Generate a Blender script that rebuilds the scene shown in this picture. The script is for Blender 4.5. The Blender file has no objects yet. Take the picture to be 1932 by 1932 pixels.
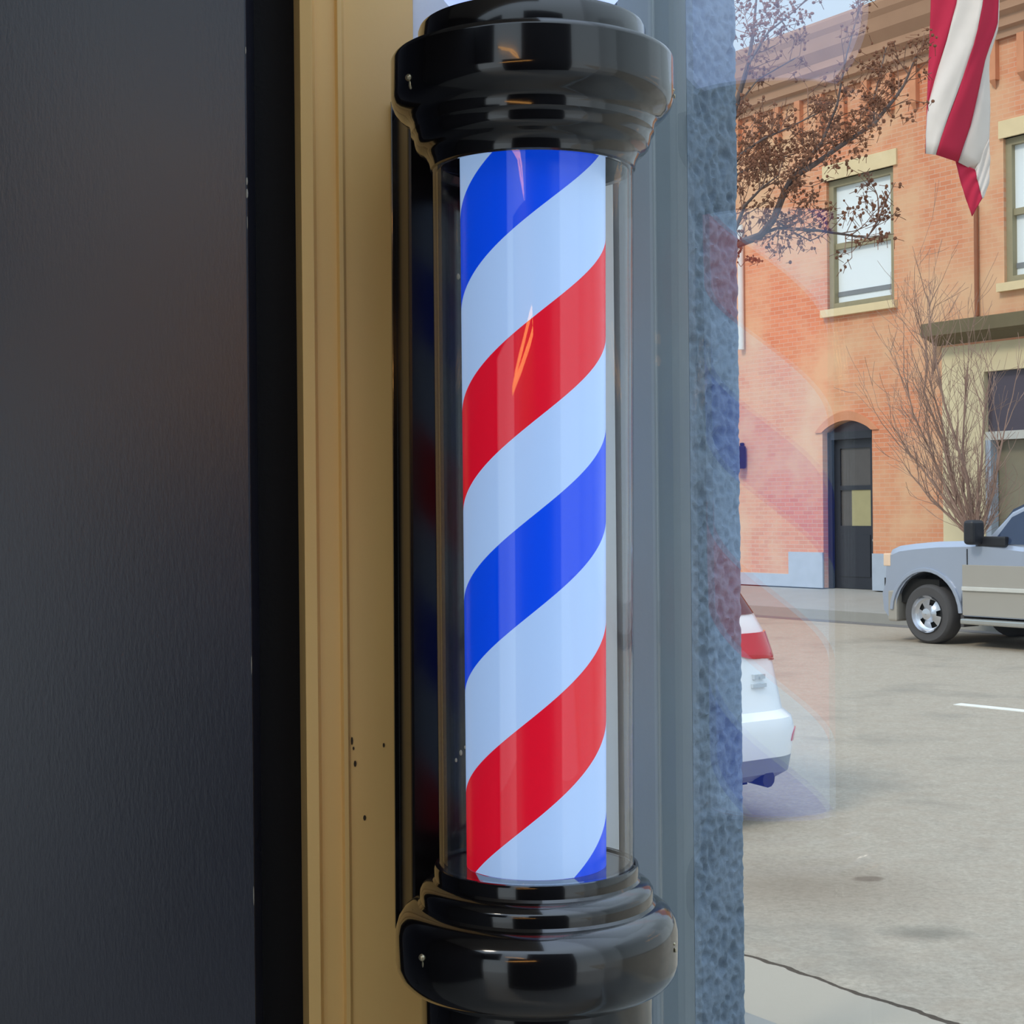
import bpy, bmesh, math, random
from mathutils import Vector, Matrix, noise
random.seed(7)
S = bpy.context.scene
COL = S.collection
PI = math.pi
EYE = 1.54           # eye height over the near sidewalk (z = 0)
F = 2900.0           # focal length in pixels of the 1932 frame
ROLL = 0.0095
STREET = -0.15

# ------------------------------------------------------------------ colour / materials
def lin(c):
    def f(v):
        v /= 255.0
        return v/12.92 if v <= 0.04045 else ((v+0.055)/1.055)**2.4
    return (f(c[0]), f(c[1]), f(c[2]), 1.0)

class NT:
    def __init__(s, name):
        s.m = bpy.data.materials.new(name); s.m.use_nodes = True
        s.t = s.m.node_tree; s.t.nodes.clear()
        s.out = s.n('ShaderNodeOutputMaterial')
    def n(s, typ, **kw):
        nd = s.t.nodes.new(typ)
        for k, v in kw.items(): setattr(nd, k, v)
        return nd
    def l(s, a, b): s.t.links.new(a, b)
    def math(s, op, a, b=None, c=None):
        nd = s.n('ShaderNodeMath', operation=op)
        for i, v in enumerate((a, b, c)):
            if v is None: continue
            if isinstance(v, (int, float)): nd.inputs[i].default_value = v
            else: s.l(v, nd.inputs[i])
        return nd.outputs[0]
    def mix(s, fac, a, b, mode='MIX'):
        nd = s.n('ShaderNodeMix', data_type='RGBA', blend_type=mode)
        for i, v in ((0, fac), (6, a), (7, b)):
            if isinstance(v, (int, float)): nd.inputs[i].default_value = v
            elif isinstance(v, tuple): nd.inputs[i].default_value = v
            else: s.l(v, nd.inputs[i])
        return nd.outputs[2]
    def noise(s, vec, scale, detail=3, rough=0.55):
        nd = s.n('ShaderNodeTexNoise'); nd.inputs['Scale'].default_value = scale
        nd.inputs['Detail'].default_value = detail; nd.inputs['Roughness'].default_value = rough
        if vec is not None: s.l(vec, nd.inputs['Vector'])
        return nd.outputs['Fac']
    def ramp(s, fac, stops, interp='LINEAR'):
        nd = s.n('ShaderNodeValToRGB'); cr = nd.color_ramp; cr.interpolation = interp
        while len(cr.elements) < len(stops): cr.elements.new(0.5)
        for e, (p, c) in zip(cr.elements, stops): e.position = p; e.color = c
        s.l(fac, nd.inputs[0]); return nd.outputs[0]
    def bump(s, h, strength, dist):
        nd = s.n('ShaderNodeBump'); nd.inputs['Strength'].default_value = strength
        nd.inputs['Distance'].default_value = dist; s.l(h, nd.inputs['Height']); return nd.outputs[0]
    def bsdf(s, color, rough=0.5, metal=0.0, spec=0.5, normal=None, emit=None, estr=0.0, coat=0.0, link=True):
        b = s.n('ShaderNodeBsdfPrincipled')
        if isinstance(color, tuple): b.inputs['Base Color'].default_value = color
        else: s.l(color, b.inputs['Base Color'])
        if isinstance(rough, (int, float)): b.inputs['Roughness'].default_value = rough
        else: s.l(rough, b.inputs['Roughness'])
        b.inputs['Metallic'].default_value = metal
        b.inputs['Specular IOR Level'].default_value = spec
        b.inputs['Coat Weight'].default_value = coat
        if normal is not None: s.l(normal, b.inputs['Normal'])
        if emit is not None:
            if isinstance(emit, tuple): b.inputs['Emission Color'].default_value = emit
            else: s.l(emit, b.inputs['Emission Color'])
            b.inputs['Emission Strength'].default_value = estr
        if link: s.l(b.outputs[0], s.out.inputs[0])
        return b
    def obj(s): return s.n('ShaderNodeTexCoord').outputs['Object']
    def pos(s): return s.n('ShaderNodeNewGeometry').outputs['Position']

def plain(name, rgb, rough=0.5, metal=0.0, spec=0.5, var=0.12, scale=6.0, bump=0.0, bscale=200, coat=0.0, emit=None, estr=0):
    k = NT(name); v = k.pos(); c = lin(rgb)
    n = k.noise(v, scale)
    dark = tuple(x*(1-var) for x in c[:3])+(1,); lite = tuple(min(1, x*(1+var)) for x in c[:3])+(1,)
    colr = k.mix(n, dark, lite)
    nm = k.bump(k.noise(v, bscale, 4), bump, 0.002) if bump else None
    k.bsdf(colr, rough, metal, spec, nm, coat=coat, emit=lin(emit) if emit else None, estr=estr)
    return k.m

def glass_mat(name, tint=(1, 1, 1, 1), boost=1.0, f0=0.045, power=5.0):
    k = NT(name)
    lw = k.n('ShaderNodeLayerWeight'); lw.inputs[0].default_value = 0.5
    f5 = k.math('POWER', lw.outputs['Facing'], power)
    fr = k.math('MULTIPLY', k.math('ADD', k.math('MULTIPLY', f5, 1-f0), f0), boost)
    tr = k.n('ShaderNodeBsdfTransparent'); tr.inputs[0].default_value = tint
    gl = k.n('ShaderNodeBsdfGlossy'); gl.inputs['Roughness'].default_value = 0.0
    mx = k.n('ShaderNodeMixShader'); k.l(fr, mx.inputs[0]); k.l(tr.outputs[0], mx.inputs[1]); k.l(gl.outputs[0], mx.inputs[2])
    k.l(mx.outputs[0], k.out.inputs[0]); return k.m

# ------------------------------------------------------------------ mesh builder
class MB:
    def __init__(s): s.v = []; s.f = []; s.mi = []
    def add(s, verts, faces, mi=0):
        b = len(s.v); s.v += [tuple(v) for v in verts]
        s.f += [tuple(b+i for i in f) for f in faces]; s.mi += [mi]*len(faces); return s
    def box(s, x0, x1, y0, y1, z0, z1, mi=0):
        v = [(x, y, z) for z in (z0, z1) for y in (y0, y1) for x in (x0, x1)]
        return s.add(v, [(0, 2, 3, 1), (4, 5, 7, 6), (0, 1, 5, 4), (1, 3, 7, 5), (3, 2, 6, 7), (2, 0, 4, 6)], mi)
    def prism(s, poly, z0, z1, mi=0):            # vertical prism over an xy polygon
        n = len(poly); v = [(p[0], p[1], z0) for p in poly]+[(p[0], p[1], z1) for p in poly]
        return s.add(v, [tuple(range(n))[::-1], tuple(range(n, 2*n))]+[(i, (i+1) % n, n+(i+1) % n, n+i) for i in range(n)], mi)
    def extr(s, poly, y0, y1, mi=0):             # prism along y over an xz polygon
        n = len(poly); v = [(p[0], y0, p[1]) for p in poly]+[(p[0], y1, p[1]) for p in poly]
        return s.add(v, [tuple(range(n)), tuple(range(n, 2*n))[::-1]]+[(i, n+i, n+(i+1) % n, (i+1) % n) for i in range(n)], mi)
    def lathe(s, prof, n=96, cx=0, cy=0, close=False, mi=0):
        m = len(prof); v = []
        for r, z in prof:
            for i in range(n):
                a = 2*PI*i/n; v.append((cx+r*math.cos(a), cy+r*math.sin(a), z))
        fs = []
        for j in range(m if close else m-1):
            k = (j+1) % m
            for i in range(n):
                q = (i+1) % n; fs.append((j*n+i, j*n+q, k*n+q, k*n+i))
        return s.add(v, fs, mi)
    def disc(s, r, z, n=96, mi=0):
        return s.add([(r*math.cos(2*PI*i/n), r*math.sin(2*PI*i/n), z) for i in range(n)], [tuple(range(n))], mi)
    def tube(s, pts, rad, n=6, mi=0):
        pts = [Vector(p) for p in pts]; rr = rad if isinstance(rad, (list, tuple)) else [rad]*len(pts)
        v = []; up = Vector((0.31, 0.17, 0.93))
        for i, p in enumerate(pts):
            d = (pts[min(i+1, len(pts)-1)]-pts[max(i-1, 0)])
            d = d.normalized() if d.length > 1e-9 else Vector((0, 0, 1))
            a = d.cross(up)
            if a.length < 1e-3: a = d.cross(Vector((1, 0, 0)))
            a.normalize(); b = d.cross(a)
            for k in range(n):
                t = 2*PI*k/n; v.append(p+(a*math.cos(t)+b*math.sin(t))*rr[i])
        fs = [(i*n+k, i*n+(k+1) % n, (i+1)*n+(k+1) % n, (i+1)*n+k) for i in range(len(pts)-1) for k in range(n)]
        fs += [tuple(range(n))[::-1], tuple(range((len(pts)-1)*n, len(pts)*n))]
        return s.add(v, fs, mi)
    def blob(s, c, r, sx=1, sy=1, sz=1, seg=6, rings=4, mi=0):
        v = [(c[0], c[1], c[2]-r*sz)]
        for j in range(1, rings):
            t = -PI/2+PI*j/rings
            for i in range(seg):
                a = 2*PI*i/seg; v.append((c[0]+r*sx*math.cos(t)*math.cos(a), c[1]+r*sy*math.cos(t)*math.sin(a), c[2]+r*sz*math.sin(t)))
        v.append((c[0], c[1], c[2]+r*sz)); fs = []
        for i in range(seg):
            fs.append((0, 1+(i+1) % seg, 1+i))
            for j in range(rings-2):
                a = 1+j*seg; fs.append((a+i, a+(i+1) % seg, a+seg+(i+1) % seg, a+seg+i))
            a = 1+(rings-2)*seg; fs.append((a+i, a+(i+1) % seg, len(v)-1))
        return s.add(v, fs, mi)
    def build(s, name, mats, parent=None, smooth=0, bevel=0, bseg=2):
        me = bpy.data.meshes.new(name); me.from_pydata(s.v, [], s.f); me.update()
        mats = mats if isinstance(mats, (list, tuple)) else [mats]
        for m in mats: me.materials.append(m)
        for p, i in zip(me.polygons, s.mi): p.material_index = i
        bm = bmesh.new(); bm.from_mesh(me); bmesh.ops.recalc_face_normals(bm, faces=bm.faces)
        if bevel:
            bmesh.ops.bevel(bm, geom=[e for e in bm.edges if len(e.link_faces) == 2 and e.calc_face_angle(0) > 0.5],
                            offset=bevel, segments=bseg, profile=0.6, affect='EDGES')
        bm.to_mesh(me); bm.free()
        if smooth:
            me.polygons.foreach_set('use_smooth', [True]*len(me.polygons))
            me.set_sharp_from_angle(angle=math.radians(smooth))
        o = bpy.data.objects.new(name, me); COL.objects.link(o)
        if parent: o.parent = parent
        return o

def empty(name, loc, rz=0, ry=0):
    o = bpy.data.objects.new(name, None); COL.objects.link(o)
    o.location = loc; o.rotation_euler = (0, ry, rz); o.empty_display_size = 0.1; return o
def tag(o, label=None, cat=None, group=None, kind=None):
    if label: o['label'] = label
    if cat: o['category'] = cat
    if group: o['group'] = group
    if kind: o['kind'] = kind
    return o
def struct(o, label=None): return tag(o, label, None, None, 'structure')

# ------------------------------------------------------------------ where a pixel of the photograph points
def ray(px, py):
    xi, yi = px-966.0, py-966.0
    return (xi-ROLL*yi)/F, -(yi+ROLL*xi)/F      # X per unit of depth, height per unit of depth
def at(px, py, depth):
    u, w = ray(px, py); return Vector((u*depth, depth, EYE+w*depth))

# ------------------------------------------------------------------ camera
cd = bpy.data.cameras.new('camera'); cam = bpy.data.objects.new('camera', cd); COL.objects.link(cam)
cd.sensor_width = 36; cd.lens = 36*F/1932; cd.clip_start = 0.02; cd.clip_end = 400
cam.matrix_world = Matrix.Translation((0, 0, EYE)) @ Matrix.Rotation(PI/2, 4, 'X') @ Matrix.Rotation(-ROLL, 4, 'Z')
S.camera = cam

# ------------------------------------------------------------------ materials
M = {}
k = NT('charcoal_paint'); v = k.pos()
mp = k.n('ShaderNodeMapping'); mp.inputs['Scale'].default_value = (1, 1, 0.25); k.l(v, mp.inputs[0])
n1 = k.noise(mp.outputs[0], 260, 5, 0.7); n2 = k.noise(v, 5, 3)
k.bsdf(k.mix(n2, lin((31, 34, 46)), lin((42, 46, 60))), k.math('ADD', k.math('MULTIPLY', n2, 0.06), 0.255), 0, 1.0, k.bump(n1, 0.16, 0.0015))
M['charcoal'] = k.m
M['black_paint'] = plain('black_trim_paint', (18, 17, 19), 0.6, spec=0.25, bump=0.2)
M['tan'] = plain('tan_painted_wood', (252, 204, 126), 0.42, spec=0.4, var=0.05, scale=3, bump=0.12, bscale=90)
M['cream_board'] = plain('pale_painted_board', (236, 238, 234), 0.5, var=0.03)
M['grey_frame'] = plain('blue_grey_frame_paint', (148, 158, 164), 0.4, var=0.05, scale=8, bump=0.05)
M['chip'] = plain('dark_chip', (60, 46, 28), 0.8)
M['chip_pale'] = plain('pale_chip', (172, 166, 150), 0.7)
M['screw'] = plain('worn_brass', (190, 180, 150), 0.35, metal=0.8)
k = NT('glossy_black_enamel'); n = k.noise(k.pos(), 40, 2)
k.bsdf(k.mix(n, lin((8, 6, 6)), lin((12, 9, 9))), 0.12, 0, 0.8, k.bump(n, 0.02, 0.001), coat=0.6)
M['black_gloss'] = k.m
M['box_enamel'] = plain('black_box_enamel', (17, 14, 14), 0.24, spec=0.4, var=0.1)
k = NT('stucco_grey'); v = k.pos(); n = k.noise(v, 90, 4, 0.6); n2 = k.noise(v, 14, 3)
k.bsdf(k.mix(n2, lin((122, 138, 154)), lin((150, 164, 180))), 0.85, 0, 0.2, k.bump(n, 0.5, 0.004))
M['stucco'] = k.m
M['pane'] = glass_mat('window_glass', (0.97, 0.985, 0.98, 1), 1.3, 0.08, 4.0)
M['tube_glass'] = glass_mat('clear_tube_glass', (0.985, 0.99, 0.99, 1), 1.0, 0.04, 4.2)

# stripes printed round the inner cylinder: one helix of blue, white, red, white
k = NT('barber_stripes'); sx = k.n('ShaderNodeSeparateXYZ'); k.l(k.obj(), sx.inputs[0])
phi = k.math('ARCTAN2', sx.outputs[0], k.math('MULTIPLY', sx.outputs[1], -1.0))
g = k.math('SUBTRACT', sx.outputs[2], k.math('MULTIPLY', phi, 0.325/(2*PI)))
fr = k.math('FRACT', k.math('ADD', k.math('DIVIDE', k.math('SUBTRACT', 0.2607, g), 0.3462), 10.0))
WH, RD, BL = lin((174, 206, 250)), lin((222, 14, 44)), lin((2, 74, 236))
colr = k.ramp(fr, [(0, WH), (0.2594, RD), (0.5228, WH), (0.7545, BL)], 'CONSTANT')
k.bsdf(colr, 0.25, 0, 0.5, emit=colr, estr=0.58); M['stripes'] = k.m
M['globe'] = plain('frosted_lit_globe', (220, 226, 245), 0.3, emit=(158, 182, 240), estr=1.25, var=0.02)
M['filament'] = plain('glowing_filament', (255, 190, 110), 0.5, emit=(255, 186, 104), estr=6)
M['bulb_glass'] = glass_mat('bulb_glass', (1, 0.96, 0.9, 1))
M['dark_interior'] = plain('dark_boards', (64, 65, 72), 0.7)
M['soffit'] = plain('soffit_paint', (190, 188, 184), 0.7)

# street side
k = NT('brick_wall'); o = k.obj(); sx = k.n('ShaderNodeSeparateXYZ'); k.l(o, sx.inputs[0])
cx = k.n('ShaderNodeCombineXYZ'); k.l(sx.outputs[0], cx.inputs[0]); k.l(sx.outputs[2], cx.inputs[1])
bt = k.n('ShaderNodeTexBrick'); k.l(cx.outputs[0], bt.inputs['Vector'])
bt.inputs['Scale'].default_value = 1; bt.inputs['Brick Width'].default_value = 0.22; bt.inputs['Row Height'].default_value = 0.075
bt.inputs['Mortar Size'].default_value = 0.007; bt.inputs['Mortar Smooth'].default_value = 0.3
bt.inputs['Color1'].default_value = lin((226, 150, 112)); bt.inputs['Color2'].default_value = lin((214, 136, 100)); bt.inputs['Mortar'].default_value = lin((216, 172, 146))
big = k.noise(o, 0.55, 4, 0.6)
c2 = k.mix(k.ramp(big, [(0.42, (0, 0, 0, 1)), (0.62, (1, 1, 1, 1))]), bt.outputs['Color'], lin((226, 182, 144)))
k.bsdf(c2, 0.85, 0, 0.2, k.bump(bt.outputs['Fac'], -0.3, 0.01)); M['brick'] = k.m
M['brick_plain'] = plain('cornice_brick', (212, 146, 110), 0.85, spec=0.2, var=0.25, scale=3)
M['cornice'] = plain('cornice_paint', (178, 140, 114), 0.8, spec=0.2, var=0.15, scale=2)
M['stone'] = plain('cream_stone', (228, 206, 164), 0.8, spec=0.2, var=0.1)
M['base_stone'] = plain('painted_base_stone', (176, 186, 200), 0.8, spec=0.2)
M['olive'] = plain('olive_frame_paint', (156, 146, 116), 0.6)
M['olive_dark'] = plain('olive_ledge_paint', (112, 100, 72), 0.7)
M['blind'] = plain('drawn_white_blind', (236, 243, 246), 0.6, var=0.02)
M['store_cream'] = plain('cream_render', (226, 210, 172), 0.85, spec=0.2, var=0.06, scale=3)
M['store_dark'] = plain('dark_transom_glass', (84, 76, 88), 0.2, var=0.05)
M['store_glass'] = plain('shop_window_interior', (150, 140, 116), 0.25, var=0.3, scale=1.5)
M['sash'] = plain('pale_sash', (206, 204, 196), 0.5)
M['door'] = plain('blue_black_door_paint', (38, 42, 52), 0.4)
M['door_glass'] = plain('door_glass', (84, 80, 78), 0.15)
M['notice'] = plain('yellowed_notice', (168, 160, 118), 0.6)
M['metal'] = plain('bright_metal', (196, 196, 192), 0.25, metal=0.9)
M['chrome'] = plain('polished_alloy', (214, 216, 222), 0.2, metal=0.85)
M['white_pipe'] = plain('white_pipe_paint', (226, 226, 222), 0.5)
M['brown_pipe'] = plain('brown_pipe_paint', (150, 92, 62), 0.6)

k = NT('asphalt'); v = k.pos(); sx = k.n('ShaderNodeSeparateXYZ'); k.l(v, sx.inputs[0])
fine = k.noise(v, 38, 5, 0.85); mid = k.noise(v, 7, 4, 0.6); big = k.noise(v, 0.9, 4, 0.6)
base = k.mix(fine, lin((106, 97, 84)), lin((214, 201, 181)))
base = k.mix(k.ramp(mid, [(0.4, (0, 0, 0, 1)), (0.72, (0.5, 0.5, 0.5, 1))]), base, lin((160, 144, 126)))
base = k.mix(k.ramp(big, [(0.52, (0, 0, 0, 1)), (0.7, (0.45, 0.45, 0.45, 1))]), base, lin((120, 116, 107)))
q = k.math('ADD', k.math('MULTIPLY', sx.outputs[0], 0.819), k.math('MULTIPLY', sx.outputs[1], 0.574))
qn = k.math('ADD', q, k.math('MULTIPLY', k.math('SUBTRACT', k.noise(v, 4, 4), 0.5), 0.10))
def line(at_q, w):
    return k.math('LESS_THAN', k.math('ABSOLUTE', k.math('SUBTRACT', qn, at_q)), w)
base = k.mix(k.math('LESS_THAN', qn, 4.06), base, lin((174, 164, 148)))
def spot(cx_, cy_, rx_, ry_, soft):
    a_ = k.math('DIVIDE', k.math('SUBTRACT', sx.outputs[0], cx_), rx_); b_ = k.math('DIVIDE', k.math('SUBTRACT', sx.outputs[1], cy_), ry_)
    d_ = k.math('ADD', k.math('SQRT', k.math('ADD', k.math('MULTIPLY', a_, a_), k.math('MULTIPLY', b_, b_))), k.math('MULTIPLY', k.math('SUBTRACT', mid, 0.5), 0.9))
    mr_ = k.n('ShaderNodeMapRange'); k.l(d_, mr_.inputs[0]); mr_.inputs[1].default_value = 1-soft; mr_.inputs[2].default_value = 1.0; mr_.inputs[3].default_value = 1.0; mr_.inputs[4].default_value = 0.0
    return mr_.outputs[0]
base = k.mix(k.math('MULTIPLY', spot(1.25, 6.9, 0.85, 0.75, 0.9), 0.5), base, lin((112, 94, 76)))
base = k.mix(k.math('MULTIPLY', spot(1.62, 6.1, 0.22, 0.13, 0.7), 0.5), base, lin((92, 90, 82)))
base = k.mix(k.math('MULTIPLY', spot(1.60, 7.02, 0.085, 0.06, 0.4), 0.6), base, lin((104, 88, 76)))
base = k.mix(line(4.06, 0.013), base, lin((84, 74, 64)))
k.bsdf(base, 0.9, 0, 0.15, k.bump(fine, 0.35, 0.006)); M['asphalt'] = k.m
M['concrete'] = plain('concrete', (158, 155, 148), 0.9, spec=0.15, var=0.12, scale=2.5, bump=0.2, bscale=60)
M['tar'] = plain('gutter_tar', (112, 108, 104), 0.9)
M['road_paint'] = plain('road_paint', (232, 230, 222), 0.8)
M['silver'] = plain('silver_car_paint', (164, 172, 188), 0.3, metal=0.3, var=0.02, coat=0.5)
M['pewter'] = plain('pewter_lower_paint', (172, 166, 156), 0.4, metal=0.2, var=0.03)
M['white_car'] = plain('white_car_paint', (236, 238, 238), 0.25, var=0.01, coat=0.5)
M['grey_plastic'] = plain('grey_bumper_plastic', (132, 136, 140), 0.55)
M['badge'] = plain('pale_badge', (186, 192, 194), 0.4)
M['black_plastic'] = plain('black_plastic', (30, 31, 36), 0.5)
M['tyre'] = plain('tyre_rubber', (84, 82, 82), 0.85, spec=0.2)
M['arch'] = plain('wheel_arch_liner', (24, 23, 21), 0.9)
M['car_glass'] = plain('tinted_car_glass', (52, 66, 92), 0.06, spec=0.7)
M['dark_glass'] = plain('dark_rear_glass', (38, 34, 38), 0.06, spec=0.6)
M['red_lens'] = plain('red_lamp_lens', (196, 44, 58), 0.12, coat=0.4)
M['clear_lens'] = plain('pale_lamp_lens', (238, 206, 178), 0.15)
M['bark'] = plain('grey_bark', (116, 102, 98), 0.9, spec=0.1)
M['twig'] = plain('brown_twig', (146, 112, 96), 0.9, spec=0.1)
M['pod'] = plain('brown_seed_pod', (142, 98, 76), 0.9, spec=0.1, var=0.35, scale=12)
M['shrub'] = plain('shrub_bark', (156, 128, 114), 0.9, spec=0.1)
M['flag_red'] = plain('red_flag_cloth', (196, 50, 76), 0.8, spec=0.1, bump=0.1, bscale=300)
M['flag_white'] = plain('white_flag_cloth', (228, 216, 206), 0.8, spec=0.1, bump=0.1, bscale=300)

# ------------------------------------------------------------------ entry wall, seen at a slight angle
POLE = Vector((0.0145, 1.40, 0)); TH = math.radians(14)
WU = Vector((math.cos(TH), math.sin(TH), 0)); WN = Vector((math.sin(TH), -math.cos(TH), 0))
def on_wall(px, v):              # where the column of pixels px meets the plane v in front of the pole axis
    u = (px-966)/F; o = POLE+WN*v
    # (u*Y, Y) = o + WU*a
    a = (o.y*u-o.x)/(WU.x-u*WU.y)
    return o+WU*a
def w2(px, v): p = on_wall(px, v); return (p.x, p.y)
Z0, Z1 = 0.0, EYE+1.75
BV = -0.185
def run(spec): return [w2(p, v) for p, v in spec]
def off(p, v): return (p[0]+WN.x*v, p[1]+WN.y*v)
# tan casing board with a chamfer and beads
prof = run([(571, BV-0.010), (574, BV+0.002), (597, BV+0.006), (602, BV-0.002), (640, BV-0.002), (645, BV+0.004), (653, BV+0.004), (657, BV-0.001), (788, BV-0.001)])
b0 = off(prof[-1], -0.05); b1 = off(prof[0], -0.045)
bd = MB().prism(prof+[b0, b1], Z0, Z1).build('trim_1', M['tan'], bevel=0.0006)
struct(bd, 'tan painted wooden casing board beside the barber pole')
for px, py, w, h in ((664, 1398, 2.2, 9), (667, 1412, 2, 4), (670, 1441, 3, 7), (688, 1543, 3.2, 6), (724, 1406, 2.2, 5)):
    yy = py-966; p = on_wall(px-ROLL*yy, BV); z = EYE-(yy+ROLL*(px-966))/F*p.y
    MB().blob((p.x, p.y, z), 0.00052, w*0.9, 0.9, h*0.9).build('paint_chip', M['chip'], bd)
# black strip beside it, set back
pr = run([(478, -0.235), (573, -0.235)])
struct(MB().prism([pr[0], pr[1], off(pr[1], -0.03), off(pr[0], -0.03)], Z0, Z1).build('trim_2', M['black_paint']), 'black painted strip between tan board and charcoal panel')
# charcoal panel, square to the unseen wall behind the camera
e = on_wall(473, -0.19)
cp = MB().box(e.x-2.2, e.x, e.y, e.y+0.05, Z0, Z1).build('wall_left', M['charcoal'], bevel=0.002)
struct(cp, 'charcoal painted panel filling the left side')
for py, w, h in ((342, 2.5, 8), (365, 3, 10), (95, 1.6, 8), (420, 1.2, 14), (1255, 1.2, 20), (1690, 1.4, 20)):
    yy = py-966; z = EYE-(yy+ROLL*(473-966))/F*e.y
    MB().blob((e.x-0.0007, e.y+0.0002, z), 0.0005, w*0.8, 1.2, h).build('paint_chip', M['chip_pale'], cp)
# pale strip added for a bright band, pale board behind the pole, wall core
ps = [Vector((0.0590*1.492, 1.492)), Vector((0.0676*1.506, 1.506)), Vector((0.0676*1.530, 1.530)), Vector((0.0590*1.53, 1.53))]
struct(MB().prism([(p.x, p.y) for p in ps], Z0, EYE+0.60).build('pale_strip', M['cream_board'], bevel=0.0008), 'narrow pale strip added for a bright band seen through the right side of the glass tube')
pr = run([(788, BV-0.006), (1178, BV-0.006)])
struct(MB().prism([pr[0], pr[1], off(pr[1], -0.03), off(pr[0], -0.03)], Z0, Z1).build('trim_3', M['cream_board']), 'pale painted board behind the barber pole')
pr = run([(560, BV-0.075), (1185, BV-0.075)])
struct(MB().prism([(-2.9, pr[0][1]+0.0), pr[0], pr[1], off(pr[1], -0.06), off(pr[0], -0.06), (-2.9, pr[0][1]+0.08)], Z0, Z1).build('wall_back', M['dark_interior']), 'dark wall core behind the boards')

# ------------------------------------------------------------------ corner window: jamb, pane; stucco pier behind
G0 = Vector((0.145, 1.533)); GD = Vector((0.714, -0.70)).normalized(); GN = Vector((-0.70, -0.714)).normalized()
u0 = (1236-966)/F; t0 = (u0*G0.y-G0.x)/(GD.x-u0*GD.y); A = G0+GD*t0      # pane starts here
J = Vector((0.0713*1.512, 1.512)); J2 = Vector(w2(1172, -0.20))
u1 = 1256; Bi = Vector(((u1-966)/F*1.60, 1.60))
win = empty('window_1', (A.x, A.y, 0)); struct(win, 'blue grey corner window framing the clear pane beside the barber pole')
def rel(p): return (p[0]-A.x, p[1]-A.y)
C = Vector(((1303-966)/F*1.62, 1.62))
jb = [J, A+GN*0.004, A-GN*0.004, Vector(((1237-966)/F*1.618, 1.618)), C, C+Vector((0.0, 0.10)), Vector((0.10, 1.76)), J2+Vector((-0.02, 0.06)), J2]
MB().prism([rel(p) for p in jb], 0, Z1).build('frame', M['grey_frame'], win, bevel=0.0012)
L = 1.9; Aend = A+GD*L
q = [A, Aend, Aend-GN*0.006, A-GN*0.006]
MB().prism([rel(p) for p in q], 0.42, Z1).build('pane', M['pane'], win)
q = [A+GN*0.03, Aend+GN*0.03, Aend-GN*0.05, A-GN*0.05]
MB().prism([rel(p) for p in q], 0.30, 0.42).build('sill', M['grey_frame'], win, bevel=0.004)
q = [A-GD*0.0+GN*0.03, Aend+GN*0.03, Aend-GN*0.05, A-GN*0.05]
MB().prism([rel(p) for p in q], 0.0, 0.30).build('kick_panel', M['grey_frame'], win, bevel=0.004)
# stucco pier: front face is a dense relief
E = Vector(((1401-966)/F*1.70, 1.70)); dE = (E-C); wE = dE.length; dE.normalize(); nE = Vector((dE.y, -dE.x))
NX, ZS0, ZS1 = 44, 0.85, 2.15; NZ = 520
mb = MB(); vs = []
for j in range(NZ+1):
    z = ZS0+(ZS1-ZS0)*j/NZ
    for i in range(NX+1):
        t = i/NX; wrap = max(0, (t-0.93)/0.07)
        p = C+dE*(wE*t)
        n3 = noise.noise(Vector((p.x*75+3, p.y*75, z*62)))*0.5+noise.noise(Vector((p.x*150, p.y*150, z*130+9)))*0.35+noise.noise(Vector((p.x*38, p.y*38, z*32)))*0.3
        n3 = -abs(n3)*1.4+0.3
        d = 0.0095*n3*min(1, t/0.06)*min(1, max(0.10, (1-t)/0.12))-0.010*wrap**2
        p = p+nE*d
        vs.append((p.x, p.y, z))
fs = [(j*(NX+1)+i, j*(NX+1)+i+1, (j+1)*(NX+1)+i+1, (j+1)*(NX+1)+i) for j in range(NZ) for i in range(NX)]
mb.add(vs, fs)
Eb = E-nE*0.012; back = [Eb, Vector(((1378-966)/F*2.06, 2.06)), Vector((0.16, 1.98)), C-nE*0.012]
# sides of the pier
nb = len(mb.v)
mb.prism([(p.x, p.y) for p in back], 0.0, Z1)
st = mb.build('wall_right', M['stucco'], smooth=60); struct(st, 'rough grey stucco pier seen through the corner window')

# ------------------------------------------------------------------ rest of the alcove, unseen; soffit and walls shaped to steer the light
struct(MB().prism([(-2.9, -0.6), (0.25, -0.6), (0.1, 0.9), (0.05, 2.05), (-2.9, 2.05)], Z1, Z1+0.12).build('shade_soffit', M['soffit']), 'unseen soffit over the shop entry, cut to block the sun')
bw = MB()  # unseen wall; gaps left so sky light shows on the charcoal panel
bw.box(-2.9, -2.75, -1.62, -1.5, 0, Z1).box(-2.75, -1.70, -1.62, -1.5, 2.05, Z1).box(-1.22, 1.65, -1.62, -1.5, 0, 2.36).box(-0.42, 1.65, -1.62, -1.5, 2.36, Z1)
struct(bw.build('wall_behind', M['dark_interior']), 'unseen dark wall across the entry, openings cut to let light in')
struct(MB().box(-3.0, -2.9, -1.62, 2.05, 0, Z1).build('wall_side', M['dark_interior']), 'unseen dark side wall keeping light out of the entry')
def kq(s_, q_): p = Vector((0.574, -0.819))*s_+Vector((0.819, 0.574))*q_; return (p.x, p.y)
struct(MB().prism([kq(-12, -6), kq(6, -6), kq(6, 3.28), kq(-12, 3.28)], -0.17, 0.0).build('floor', M['concrete']), 'concrete sidewalk at the shop entry')

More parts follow.
